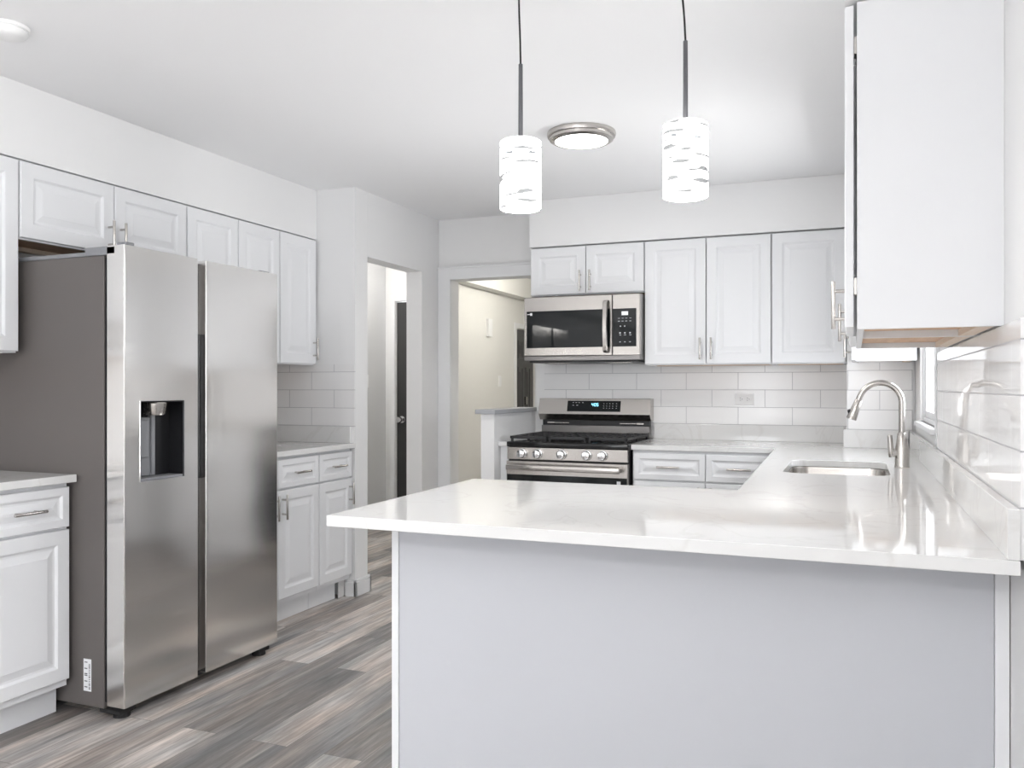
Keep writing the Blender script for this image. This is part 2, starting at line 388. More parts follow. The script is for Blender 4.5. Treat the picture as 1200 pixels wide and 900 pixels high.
# ------------------------------------------------------------------ room dimensions
XL, XR, YB, ZC = -3.36, 0.305, 5.45, 2.44
XP = -2.76                      # kitchen face of the passage wall
YS = 4.35                       # face of the wall that ends the left cabinet run
WIN = (3.73, 4.67, 1.08, 1.66)  # window over the sink: y0 y1 z0 z1

sbox('floor', 'floor', 'grey wood plank floor running through the kitchen', 'floor', (-5.2, 1.2, -4.3, 10.2, -0.06, 0.0))
sbox('ceiling', 'ceiling', 'flat white ceiling over the whole kitchen', 'ceiling', (-5.2, 1.2, -4.3, 10.2, ZC, ZC + 0.08))
sbox('wall_left', 'wall', 'white wall behind the refrigerator run', 'wall', (XL - 0.12, XL, -4.1, YS + 0.14, 0, ZC))
sbox('wall_end', 'wall', 'white wall closing the left cabinet run beside the passage opening', 'wall', (XL + 0.001, XP, YS, YS + 0.14, 0, ZC))
y1o, y2o, zo = YS + 0.14, 5.195, 2.043
sbox('wall_passage', 'wall', 'white wall with the uncased passage opening left of the range', 'wall',
     (XP - 0.12, XP, y1o + 0.001, y2o, zo, ZC), (XP - 0.12, XP, y2o, YB + 0.12, 0, ZC))
ox0, ox1, zh = -2.66, -2.02, 2.01
sbox('wall_back', 'wall', 'white back wall behind range and sink corner', 'wall',
     (XP + 0.001, ox0, YB, YB + 0.12, 0, ZC), (ox0, ox1, YB, YB + 0.12, zh, ZC), (ox1, XR + 0.12, YB, YB + 0.12, 0, ZC))
sbox('wall_corner', 'wall', 'shallow boxed out wall in the corner behind the sink', 'wall', (-0.037, XR - 0.001, 5.062, YB - 0.001, 0, ZC))
w0, w1, wz0, wz1 = WIN
sbox('wall_right', 'wall', 'white wall beside the sink with the window', 'wall',
     (XR, XR + 0.12, -4.1, -2.65, 0, ZC), (XR, XR + 0.12, -2.65, -0.25, 0, 0.5), (XR, XR + 0.12, -2.65, -0.25, 2.1, ZC), (XR, XR + 0.12, -0.25, w0, 0, ZC), (XR, XR + 0.12, w1, YB - 0.001, 0, ZC), (XR, XR + 0.12, w0, w1, 0, wz0), (XR, XR + 0.12, w0, w1, wz1, ZC))
sbox('wall_front', 'wall', 'white wall of the dining end around the added glass door', 'wall',
     (XL - 0.12, -1.95, -4.1, -3.98, 0, ZC), (-1.05, XR + 0.12, -4.1, -3.98, 0, ZC), (-1.95, -1.05, -4.1, -3.98, 2.2, ZC))
# soffits over the wall cabinets
sbox('soffit_left', 'wall', 'white boxed soffit above the left wall cabinets', 'soffit', (XL + 0.001, -3.03, -4.0, YS - 0.001, 2.142, ZC - 0.001))
sbox('soffit_back', 'wall', 'white boxed soffit above the back wall cabinets', 'soffit', (-1.932, -0.038, 5.10, YB - 0.001, 2.142, ZC - 0.001))
sbox('soffit_right', 'wall', 'white boxed soffit above the right wall cabinets', 'soffit', (-0.020, XR - 0.001, 2.12, 5.06, 2.142, ZC - 0.001))

# casing of the second opening
sbox('trim_1', 'trim', 'flat white casing around the opening left of the range', 'trim',
     (XP + 0.002, ox0 - 0.001, YB - 0.018, YB - 0.0005, 0, zh + 0.09), (ox0 - 0.001, -1.94, YB - 0.018, YB - 0.0005, zh, zh + 0.09),
     (XP + 0.002, -1.94, YB - 0.026, YB - 0.0005, zh + 0.078, zh + 0.09), bev=0.002)
# baseboards
def bboard(name, label, boxes):
    m = MB()
    for x0, x1, y0, y1 in boxes:
        m.box(x0, x1, y0, y1, 0.0, 0.085, 0.002); m.box(x0 + 0.003, x1 - 0.003, y0 + 0.003, y1 - 0.003, 0.085, 0.102, 0.003)
    return struct(m.build(name, 'trim'), label, 'baseboard')
bboard('baseboard_end', 'white baseboard wrapped around the foot of the passage wall end',
       [(XP + 0.0005, XP + 0.016, YS - 0.016, y1o + 0.016), (XP - 0.06, XP + 0.016, YS - 0.016, YS - 0.0005), (XP - 0.12, XP + 0.016, y1o + 0.0005, y1o + 0.016)])
bboard('baseboard_passage', 'white baseboard on the short wall right of the passage opening', [(XP + 0.0005, XP + 0.016, y2o, YB - 0.02)])
bboard('baseboard_right', 'white baseboard on the right wall by the counter end', [(XR - 0.016, XR - 0.0005, -3.9, 2.03)])
bboard('baseboard_hall', 'white baseboard along the shade-toned hall wall', [(-4.009, -3.995, 4.5, 6.82)])

# half wall with grey cap left of the range
hw = MB().box(-2.108, -2.02, 4.73, YB - 0.001, 0, 1.083).build('wall_half', 'shade_tone_wall')
struct(hw, 'white half wall ending beside the range', 'half wall')
hw.data.materials[0] = M['wall']
struct(MB().box(-2.135, -2.005, 4.70, YB - 0.019, 1.084, 1.111, 0.003).build('trim_2', 'plastic_grey'), 'grey wooden cap on the half wall beside the range', 'cap')
M['cap'] = paint('grey_cap', (0.42, 0.43, 0.45), 0.45, 0.0)
bpy.data.objects['trim_2'].data.materials[0] = M['cap']

# hall beyond
sbox('wall_hall', 'shade_tone_wall', 'shade-toned side wall of the hall seen through the passage opening', 'wall', (-4.13, -4.01, 4.3, 6.84, 0, ZC))
sbox('wall_hall_front', 'wall', 'plain white wall closing the hall towards the kitchen', 'wall', (-4.13, XL - 0.121, 4.30, 4.42, 0, ZC))
d1x0, d1x1 = -3.905, -3.50
sbox('wall_closet', 'wall', 'pale wall at the end of the hall around the dark door', 'wall',
     (-4.13, d1x0 - 0.002, 6.841, 6.96, 0, ZC), (d1x0 - 0.002, -3.45, 6.841, 6.96, 2.035, ZC), (d1x1 + 0.002, -3.45, 6.841, 6.96, 0, 2.035))
d2y0, d2y1, d2z = 8.68, 9.28, 1.892
sbox('wall_cream', 'cream', 'cream lit hall wall seen through the opening left of the range', 'wall',
     (-3.57, -3.45, 6.961, d2y0, 0, 2.22), (-3.57, -3.45, d2y1, 9.80, 0, 2.22), (-3.57, -3.45, d2y0, d2y1, d2z, 2.22))
sbox('wall_cream_bulkhead', 'cream', 'cream overhanging bulkhead along the top of the hall wall', 'wall', (-3.57, -3.32, 6.961, 9.80, 2.221, ZC))
sbox('wall_cream_end', 'cream', 'cream end wall of the hall', 'wall', (-3.449, -1.2, 9.80, 9.92, 0, ZC))
sbox('wall_cream_right', 'cream', 'cream right wall of the hall behind the range wall', 'wall', (-1.32, -1.2, YB + 0.121, 9.80, 0, ZC))

def panel_door(name, w_, h_, loc, rot, label):
    """dark six-panel door leaf with casing; local x along the leaf, front -y"""
    t = thing(name, label, 'door', loc, rot); t['kind'] = 'structure'
    m = MB(); m.box(0.002, w_ - 0.002, 0.02, 0.05, 0.005, h_ - 0.003, 0.002)
    pw = (w_ - 0.11 * 2 - 0.09) / 2
    for c in (0, 1):
        x0 = 0.11 + c * (pw + 0.09)
        for z0, z1 in ((0.22, 0.80), (1.02, 1.58), (1.68, 1.90)):
            z0, z1 = z0 * h_ / 2.03, z1 * h_ / 2.03
            for a, b_, c0, c1 in ((x0, x0 + pw, z0, z0 + 0.016), (x0, x0 + pw, z1 - 0.016, z1), (x0, x0 + 0.016, z0, z1), (x0 + pw - 0.016, x0 + pw, z0, z1)):
                m.box(a, b_, 0.013, 0.022, c0, c1, 0.003)
            m.box(x0 + 0.05, x0 + pw - 0.05, 0.014, 0.022, z0 + 0.05, z1 - 0.05, 0.005)
    m.build('door_leaf', 'door_black', t)
    k = MB(); k.box(-0.055, -0.002, -0.016, -0.001, 0, h_ + 0.06, 0.003).box(w_ + 0.002, w_ + 0.055, -0.016, -0.001, 0, h_ + 0.06, 0.003).box(-0.0019, w_ + 0.0019, -0.016, -0.001, h_ + 0.004, h_ + 0.06, 0.003)
    k.build('door_casing', 'trim', t)
    return t
d1 = panel_door('door_1', d1x1 - d1x0, 2.03, (d1x0, 6.841, 0), 0, 'dark panelled hall door with round knob seen through the passage opening')
kn = MB().lathe([(0.0, 0.0), (0.032, 0.0), (0.032, 0.006), (0.012, 0.010), (0.012, 0.03), (0.026, 0.04), (0.029, 0.055), (0.022, 0.068), (0, 0.071)], 24)
bmesh.ops.rotate(kn.bm, verts=kn.bm.verts[:], cent=(0, 0, 0), matrix=Matrix.Rotation(PI / 2, 3, 'X'))
bmesh.ops.translate(kn.bm, verts=kn.bm.verts[:], vec=(0.055, 0.019, 0.95))
kn.build('door_knob', 'chrome', d1, True)
d2 = panel_door('door_2', d2y1 - d2y0, d2z, (-3.45, d2y0, 0), PI / 2, 'dark door in the cream hall wall above the half wall cap')
MB().box(0.30, 0.33, -0.012, 0.018, 1.05, 1.14, 0.002).build('hinge', 'nickel', d2)

# ------------------------------------------------------------------ tile, upstands, window
sbox('backsplash_back', 'tile_back', 'white glossy running bond tile behind the range', 'backsplash', (-1.953, -0.038, YB - 0.010, YB - 0.0005, 0.90, 1.40))
sbox('backsplash_corner', 'tile_bump', 'white glossy tile on the boxed out corner behind the sink', 'backsplash', (-0.037, XR - 0.013, 5.052, 5.0615, 0.914, 1.384))
sbox('backsplash_left', 'tile_left', 'white glossy tile on the wall ending the left cabinet run', 'backsplash', (XL + 0.002, -2.757, YS - 0.010, YS - 0.0005, 0.914, 1.384))
sbox('backsplash_right', 'tile_right', 'white glossy tile on the right wall reflecting the faucet', 'backsplash', (XR - 0.010, XR - 0.0005, 1.872, 3.64, 0.914, 1.378))
sbox('trim_3', 'trim', 'flat white casing around the sink window', 'trim',
     (XR - 0.012, XR - 0.0005, 3.645, w0 - 0.001, wz0 - 0.06, wz1 + 0.06), (XR - 0.012, XR - 0.0005, w0 - 0.001, 4.68, wz1, wz1 + 0.06))

win = thing('window_1', 'bright white framed window over the sink', 'window', (XR, w0, wz0)); win['kind'] = 'structure'
ww, wh = w1 - w0, wz1 - wz0
m = MB()
for y0, y1, z0, z1 in ((0.001, 0.020, 0.001, wh - 0.001), (ww - 0.020, ww - 0.001, 0.001, wh - 0.001), (0.020, ww - 0.020, 0.001, 0.020), (0.020, ww - 0.020, wh - 0.020, wh - 0.001)):
    m.box(0.012, 0.085, y0, y1, z0, z1, 0.002)
m.build('window_frame', 'trim', win)
m = MB()
for y0, y1, z0, z1 in ((0.021, 0.05, 0.021, wh - 0.021), (ww - 0.05, ww - 0.021, 0.021, wh - 0.021), (0.05, ww - 0.05, 0.021, 0.05), (0.05, ww - 0.05, wh - 0.05, wh - 0.021)):
    m.box(0.022, 0.058, y0, y1, z0, z1, 0.002)
m.build('window_sash', 'trim', win)
MB().box(0.038, 0.042, 0.045, ww - 0.045, 0.045, wh - 0.045).build('window_pane', 'glass', win)
MB().box(-0.028, 0.011, -0.02, ww - 0.002, -0.022, 0.0, 0.003).build('window_sill', 'trim', win)

w3 = thing('added_window', 'added white framed side window letting in fill daylight', 'window', (XR, -2.65, 0.5)); w3['kind'] = 'structure'  # unseen window, added to throw light on the left run
m = MB()
for y0, y1, z0, z1 in ((0.001, 0.06, 0.001, 1.599), (2.34, 2.399, 0.001, 1.599), (0.06, 2.34, 0.001, 0.06), (0.06, 2.34, 1.54, 1.599), (1.17, 1.23, 0.06, 1.54)):
    m.box(0.05, 0.11, y0, y1, z0, z1, 0.002)
m.build('window_frame', 'trim', w3)
MB().box(0.078, 0.082, 0.05, 2.35, 0.05, 1.55).build('window_pane', 'glass', w3)
# glass door added behind the camera to let daylight in
pd = thing('added_glass_door', 'added white framed glass door letting in fill daylight', 'window', (-1.95, -3.98, 0)); pd['kind'] = 'structure'
m = MB()
for a in ((0.002, 0.09, 0, 2.19), (0.81, 0.898, 0, 2.19), (0.09, 0.81, 0, 0.10), (0.09, 0.81, 2.10, 2.19)):
    m.box(a[0], a[1], -0.09, -0.03, a[2], a[3], 0.003)
m.build('window_frame', 'trim', pd)
MB().box(0.05, 0.85, -0.062, -0.058, 0.08, 2.12).build('window_pane', 'glass', pd)

# ------------------------------------------------------------------ cabinets
def pull(x, z, y, vertical, parent, length=0.130, gap=0.076):
    m = MB(); yo = y - 0.032
    if vertical:
        m.cyl((x, yo, z - length / 2), (x, yo, z + length / 2), 0.006, n=16, bev=0.001)
        for s in (-1, 1): m.cyl((x, y, z + s * gap / 2), (x, yo, z + s * gap / 2), 0.0048, n=12)
    else:
        m.cyl((x - length / 2, yo, z), (x + length / 2, yo, z), 0.006, n=16, bev=0.001)
        for s in (-1, 1): m.cyl((x + s * gap / 2, y, z), (x + s * gap / 2, yo, z), 0.0048, n=12)
    return m.build('handle', 'nickel', parent, True)

def front(kind, x0, x1, z0, z1, root, handle=None, fr=0.055, gap=0.0, mat='cab'):
    """handle = (x, z, vertical) in cabinet coordinates"""
    o = MB().raised(x0, x1, z0, z1, -0.020 - gap, 0.0195, fr).build(kind, mat, root)
    if handle:
        pull(handle[0], handle[1], -0.020 - gap, handle[2], o)
    return o

def base_cabinet(label, loc, rot, w_, d_, cols, group, kick=0.11, drawer=True, kick_in=0.055, kw=None, handles=None):
    """cols: list of (x0, x1, handle side) ; drawers over doors"""
    t = thing('base_cabinet', label, 'base cabinet', loc, rot, group)
    m = MB(); m.box(0, w_, 0, d_, kick, 0.883)
    m.build('cabinet_body', 'cab', t)
    MB().box(0, kw or w_, kick_in, d_ - 0.02, 0.0, kick - 0.001).build('toe_kick', 'cab', t)
    for x0, x1, side in cols:
        a, b_ = x0 + 0.0025, x1 - 0.0025
        dz0, dz1, rz0, rz1 = kick + 0.028, 0.706, 0.716, 0.868
        if drawer:
            front('drawer', a, b_, rz0, rz1, t, ((a + b_) / 2, (rz0 + rz1) / 2, False), 0.034)
        hx = (b_ - 0.032) if side == 'r' else (a + 0.032)
        front('door', a, b_, dz0, dz1 if drawer else rz1, t, (hx, (dz1 if drawer else rz1) - 0.085, True), 0.055)
    return t

def wall_cabinet(label, loc, rot, w_, d_, h_, cols, group, gap=0.0, hz=0.095, fr=0.060):
    """local z=0 at the underside; cols: (x0, x1, side or None)"""
    t = thing('wall_cabinet', label, 'wall cabinet', loc, rot, group)
    s = 0.016
    m = MB(); m.box(0, s, 0, d_, 0, h_).box(w_ - s, w_, 0, d_, 0, h_).box(s, w_ - s, 0, d_, h_ - s, h_).box(s, w_ - s, d_ - s, d_, 0.03, h_ - s)
    m.box(s, w_ - s, 0, s, 0.0, 0.038).box(s, w_ - s, 0, s, h_ - 0.038, h_ - s)
    m.build('cabinet_body', 'cab', t)
    MB().box(s + 0.0005, w_ - s - 0.0005, s + 0.0005, d_ - s - 0.0005, 0.018, 0.030).build('cabinet_underside', 'wood', t)
    MB().box(s + 0.0005, w_ - s - 0.0005, d_ - s - 0.035, d_ - s - 0.0005, 0.0, 0.0175).build('hanging_rail', 'wood_pale', t)
    for x0, x1, side in cols:
        a, b_ = x0 + 0.0025, x1 - 0.0025
        hd = None
        if side == 'r': hd = (b_ - 0.030, hz, True)
        if side == 'l': hd = (a + 0.030, hz, True)
        front('door', a, b_, 0.006, h_ - 0.006, t, hd, fr, gap)
    return t

UZ0, UZ1 = 1.380, 2.138; UH = UZ1 - UZ0
RL, RR = PI / 2, -PI / 2            # fronts facing +x (left run) and -x (right run)
GW = 'white raised panel wall cabinets'; GB = 'white raised panel base cabinets'
FX = -3.04                          # carcass front of the left wall cabinets
wall_cabinet('tall white wall cabinet left of the refrigerator, cut by the picture edge', (FX, 1.60, UZ0), RL, 0.757, 0.318, UH, [(0, 0.378, 'r'), (0.378, 0.757, 'l')], GW)
wall_cabinet('short wide white wall cabinet right above the refrigerator with two pulls', (FX, 2.36, 1.828), RL, 0.896, 0.318, UZ1 - 1.828, [(0, 0.458, 'r'), (0.458, 0.896, 'l')], GW, hz=0.078)
wall_cabinet('two-door white wall cabinet mostly hidden behind the top right of the refrigerator', (FX, 3.259, UZ0), RL, 0.720, 0.318, UH, [(0, 0.371, 'r'), (0.371, 0.720, 'l')], GW)
wall_cabinet('narrow single-door white wall cabinet against the wall beside the passage', (FX, 3.982, UZ0), RL, 0.350, 0.318, UH, [(0, 0.350, 'r')], GW)
BX = -2.790                         # carcass front of the left base cabinets
base_cabinet('white base cabinet left of the refrigerator under the short counter', (BX, 1.995, 0), RL, 0.380, 0.565, [(0, 0.380, 'l')], GB)
base_cabinet('white base cabinet with paired door pulls right of the refrigerator', (BX, 3.305, 0), RL, 0.695, 0.565, [(0, 0.330, 'r'), (0.330, 0.695, 'l')], GB)
base_cabinet('narrow white base cabinet beside the passage opening', (BX, 4.003, 0), RL, 0.335, 0.565, [(0, 0.335, 'r')], GB, kw=0.262)

BYF = 5.13                          # carcass front of the back wall cabinets
wall_cabinet('short two-door white wall cabinet above the microwave', (-1.930, BYF, 1.828), 0, 0.740, 0.315, UZ1 - 1.828, [(0, 0.370, 'r'), (0.370, 0.740, 'l')], GW, hz=0.085)
wall_cabinet('two-door white wall cabinet right of the microwave', (-1.187, BYF, UZ0), 0, 0.742, 0.315, UH, [(0, 0.371, 'r'), (0.371, 0.742, 'l')], GW)
wall_cabinet('single-door white wall cabinet in the back right corner', (-0.443, BYF, UZ0), 0, 0.403, 0.315, UH, [(0, 0.400, None)], GW)
base_cabinet('white base cabinet with two drawers right of the range', (-1.190, 4.835, 0), 0, 0.785, 0.60, [(0.006, 0.418, 'r'), (0.418, 0.785, 'l')], GB)
# right wall cabinets (fronts face -x; local x runs towards the camera)
RXF = 0.006
wall_cabinet('large white wall cabinet at the upper right with its plain side to the viewer', (RXF, 2.524, UZ0), RR, 0.398, 0.2985, UH, [(0, 0.398, 'l')], GW, gap=0.007, hz=0.09)
wall_cabinet('white wall cabinet behind the large near one, before the sink window', (RXF, 3.20, UZ0), RR, 0.673, 0.2985, UH, [(0, 0.673, 'l')], GW, gap=0.0005, hz=0.09)
wall_cabinet('white wall cabinet beyond the sink window in the right corner', (RXF, 5.045, UZ0), RR, 0.345, 0.285, UH, [(0, 0.345, 'r')], GW, gap=0.0, hz=0.085)
# hinges seen in the dark gap of the near cabinet
near = bpy.data.objects['wall_cabinet.007'] if 'wall_cabinet.007' in bpy.data.objects else None
if near:
    for z in (0.10, 0.66):
        MB().box(0.360, 0.396, -0.0066, 0.0, z - 0.02, z + 0.02, 0.001).build('hinge', 'nickel', near)
# sink run
t = base_cabinet('white sink base cabinet under the window counter', (-0.315, 4.80, 0), RR, 1.93, 0.615, [(0.05, 0.50, 'r'), (0.50, 0.95, 'l'), (0.95, 1.44, 'r'), (1.44, 1.93, 'l')], GB, drawer=False)
# shorten the sink base's body below the basin: open top
body = [c for c in t.children if c.name.startswith('cabinet_body')][0]
mb = MB(); mb.box(0, 1.93, 0, 0.016, 0.11, 0.883).box(0, 0.016, 0.016, 0.615, 0.11, 0.883).box(1.914, 1.93, 0.016, 0.615, 0.11, 0.883).box(0.016, 1.914, 0.016, 0.615, 0.11, 0.126).box(0.016, 1.914, 0.60, 0.615, 0.126, 0.883)
mb.bm.to_mesh(body.data); mb.bm.free()

# peninsula base with plain back panel towards the viewer
pen = thing('peninsula_cabinet', 'plain white panelled peninsula base facing the viewer under the quartz counter', 'peninsula base', (-1.183, 2.05, 0))
pw = XR - 0.002 + 1.183
MB().box(0.010, pw - 0.0, 0.012, 0.69, 0.0, 0.883).build('cabinet_body', 'cab', pen)
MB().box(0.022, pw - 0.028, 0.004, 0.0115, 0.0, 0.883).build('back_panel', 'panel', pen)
MB().box(0.0, 0.021, 0.0, 0.0115, 0.0, 0.883, 0.001).box(0.0, 0.0095, 0.0115, 0.69, 0.0, 0.883, 0.001).build('corner_trim', 'cab', pen)
MB().box(pw - 0.027, pw, -0.004, 0.0115, 0.0, 0.883, 0.001).build('filler_strip', 'cab', pen)
for k, (a, b_) in enumerate(((0.02, 0.41), (0.41, 0.80))):
    o = MB().raised(a + 0.003, b_ - 0.003, 0.138, 0.868, 0, 0.0195).build('door', 'cab', pen)
    o.rotation_euler = (0, 0, PI); o.location = (0.82, 0.6900 + 0.0200, 0)
    pull(b_ - 0.035 if k == 0 else a + 0.035, 0.78, 0, True, o)

# ------------------------------------------------------------------ quartz counters
def rrect(x0, x1, y0, y1, r, n=8):
    pts = []
    for cx, cy, a0 in ((x1 - r, y1 - r, 0), (x0 + r, y1 - r, 90), (x0 + r, y0 + r, 180), (x1 - r, y0 + r, 270)):
        for k in range(n + 1):
            a = math.radians(a0 + 90 * k / n); pts.append((cx + r * math.cos(a), cy + r * math.sin(a)))
    return pts
def slab(name, outer, holes, z0, z1, mat, bev=0.002):
    cu = bpy.data.curves.new(name, 'CURVE'); cu.dimensions = '2D'; cu.fill_mode = 'BOTH'
    for loop in [outer] + holes:
        s = cu.splines.new('POLY'); s.points.add(len(loop) - 1); s.use_cyclic_u = True
        for p, q in zip(s.points, loop): p.co = (q[0], q[1], 0, 1)
    cu.extrude = (z1 - z0) / 2 - bev; cu.bevel_depth = bev; cu.bevel_resolution = 1; cu.offset = -bev
    tmp = bpy.data.objects.new('tmp', cu); C.objects.link(tmp)
    dg = bpy.context.evaluated_depsgraph_get(); dg.update()
    me = bpy.data.meshes.new_from_object(tmp.evaluated_get(dg))
    bpy.data.objects.remove(tmp); bpy.data.curves.remove(cu)
    me.name = name
    for v in me.vertices: v.co.z += (z0 + z1) / 2
    for p in me.polygons: p.use_smooth = False
    me.materials.clear(); me.materials.append(M[mat])
    o = bpy.data.objects.new(name, me); C.objects.link(o)
    return o
SK = (-0.262, 0.128, 3.46, 4.10)
outer = [(-1.268, 1.863), (XR - 0.011, 1.863), (XR - 0.011, 5.050), (-0.037, 5.050), (-0.037, 5.438), (-1.196, 5.438), (-1.196, 4.812), (-0.400, 4.812), (-0.349, 2.82), (-1.283, 2.81)]
ct = slab('countertop', outer, [rrect(*SK, 0.07)], 0.885, 0.914, 'quartz')
tag(ct, 'large glossy white quartz countertop of the peninsula and sink run', 'countertop')
tag(slab('countertop', [(XL + 0.002, 1.985), (-2.748, 1.985), (-2.748, 2.384), (XL + 0.002, 2.384)], [], 0.885, 0.914, 'quartz'),
    'short white quartz countertop left of the refrigerator', 'countertop')
tag(slab('countertop', [(XL + 0.002, 3.302), (-2.748, 3.302), (-2.748, 4.338), (XL + 0.002, 4.338)], [], 0.885, 0.914, 'quartz'),
    'white quartz countertop right of the refrigerator below the tiled end wall', 'countertop')
tag(slab('countertop', [(-2.0185, 4.79), (-1.962, 4.79), (-1.962, 5.44), (-2.0185, 5.44)], [], 0.885, 0.914, 'quartz', 0.001),
    'narrow strip of white counter between half wall and range', 'countertop')
fl = thing('filler_cabinet', 'narrow white filler panel under the counter strip left of the range', 'cabinet', (-2.018, 4.82, 0))
MB().box(0.0005, 0.055, 0, 0.6, 0.0, 0.884, 0.001).build('filler_panel', 'cab', fl)
# upstands
tag(MB().box(-1.196, -0.058, YB - 0.031, YB - 0.0105, 0.9142, 1.012, 0.0015).build('quartz_upstand', 'quartz'), 'low white quartz upstand along the back wall right of the range', 'backsplash')
tag(MB().box(-0.055, XR - 0.035, 5.030, 5.0505, 0.9142, 1.012, 0.0015).build('quartz_upstand', 'quartz'), 'low white quartz upstand on the boxed out corner behind the faucet', 'backsplash')
tag(MB().box(XR - 0.032, XR - 0.0105, 1.866, 5.029, 0.9142, 1.012, 0.0015).build('quartz_upstand', 'quartz'), 'long white quartz upstand on the right wall beside sink', 'backsplash')
tag(MB().box(XL + 0.002, -2.775, YS - 0.031, YS - 0.0105, 0.9142, 1.012, 0.0015).build('quartz_upstand', 'quartz'), 'white quartz upstand on the end wall right of the refrigerator', 'backsplash')

# raw gap beside the far left toe kick
tag(MB().box(-2.83, XP - 0.064, 4.271, YS - 0.018, 0.0, 0.105, 0.004).build('wall_scrap', 'drywall'), 'rough unfinished block between toe kick and baseboard', 'wall scrap')

# ------------------------------------------------------------------ sink and faucet
sk = thing('kitchen_sink', 'undermounted stainless steel sink in the window counter', 'sink', (SK[0], SK[2], 0.884))
sw, sl = SK[1] - SK[0], SK[3] - SK[2]
bm = MB(); t = bmesh.new(); rings = []
for off, z, r in ((-0.012, 0.0, 0.075), (0.004, -0.0005, 0.066), (0.006, -0.010, 0.066), (0.012, -0.165, 0.06), (0.03, -0.188, 0.045), (0.12, -0.193, 0.03)):
    rings.append([t.verts.new((x, y, z)) for x, y in rrect(off, sw - off, off, sl - off, r)])
for a, b_ in zip(rings, rings[1:]):
    n = len(a)
    for k in range(n): t.faces.new((a[k], a[(k + 1) % n], b_[(k + 1) % n], b_[k]))
t.faces.new(rings[-1]); bmesh.ops.recalc_face_normals(t, faces=t.faces[:]); bmesh.ops.reverse_faces(t, faces=t.faces[:])
bm._merge(t); bm.build('basin', 'steel', sk, True)
MB().lathe([(0, 0.001), (0.028, 0.001), (0.03, 0.003), (0.044, 0.003), (0.046, 0.0)], 28, (sw / 2, sl / 2, -0.192)).build('drain', 'chrome', sk, True)

fa = thing('kitchen_faucet', 'tall brushed nickel gooseneck faucet on the right of the sink', 'faucet', (0.183, 3.855, 0.914))
MB().lathe([(0, 0), (0.029, 0), (0.030, 0.004), (0.0275, 0.012), (0.0275, 0.07), (0.022, 0.105), (0.0175, 0.14), (0.0145, 0.145), (0, 0.145)], 28).build('faucet_body', 'nickel', fa, True)
R = 0.082; zs = 0.268
pts = [(0, 0, 0.143), (0, 0, 0.2)] + [(-R + R * math.cos(a), 0, zs + R * math.sin(a)) for a in [math.radians(d) for d in range(0, 161, 8)]]
ang = math.radians(160); e = Vector(pts[-1]); dr = Vector((-math.sin(ang), 0, math.cos(ang)))
pts.append(tuple(e + dr * 0.02))
MB().tube(pts, 0.0125, 18).build('spout', 'nickel', fa, True)
e = Vector(pts[-1])
hd = MB().cyl(e, e + dr * 0.085, 0.0145, 0.021, 24, 0.002).build('spray_head', 'nickel', fa, True)
p = e + dr * 0.05
mm = MB(); mm.cyl(p + Vector((-0.014, 0, 0)), p + Vector((-0.025, 0, -0.004)), 0.012, 0.008, 14, 0.002).build('spray_button', 'plastic_black', hd, True)
MB().cyl((0, 0, 0.060), (-0.040, -0.012, 0.060), 0.0165, 0.0155, 24, 0.002).tube([(-0.040, -0.012, 0.044), (-0.043, -0.013, 0.062), (-0.044, -0.013, 0.095), (-0.047, -0.014, 0.134)], [0.0105, 0.0115, 0.0105, 0.0095], 16).build('lever_handle', 'nickel', fa, True)

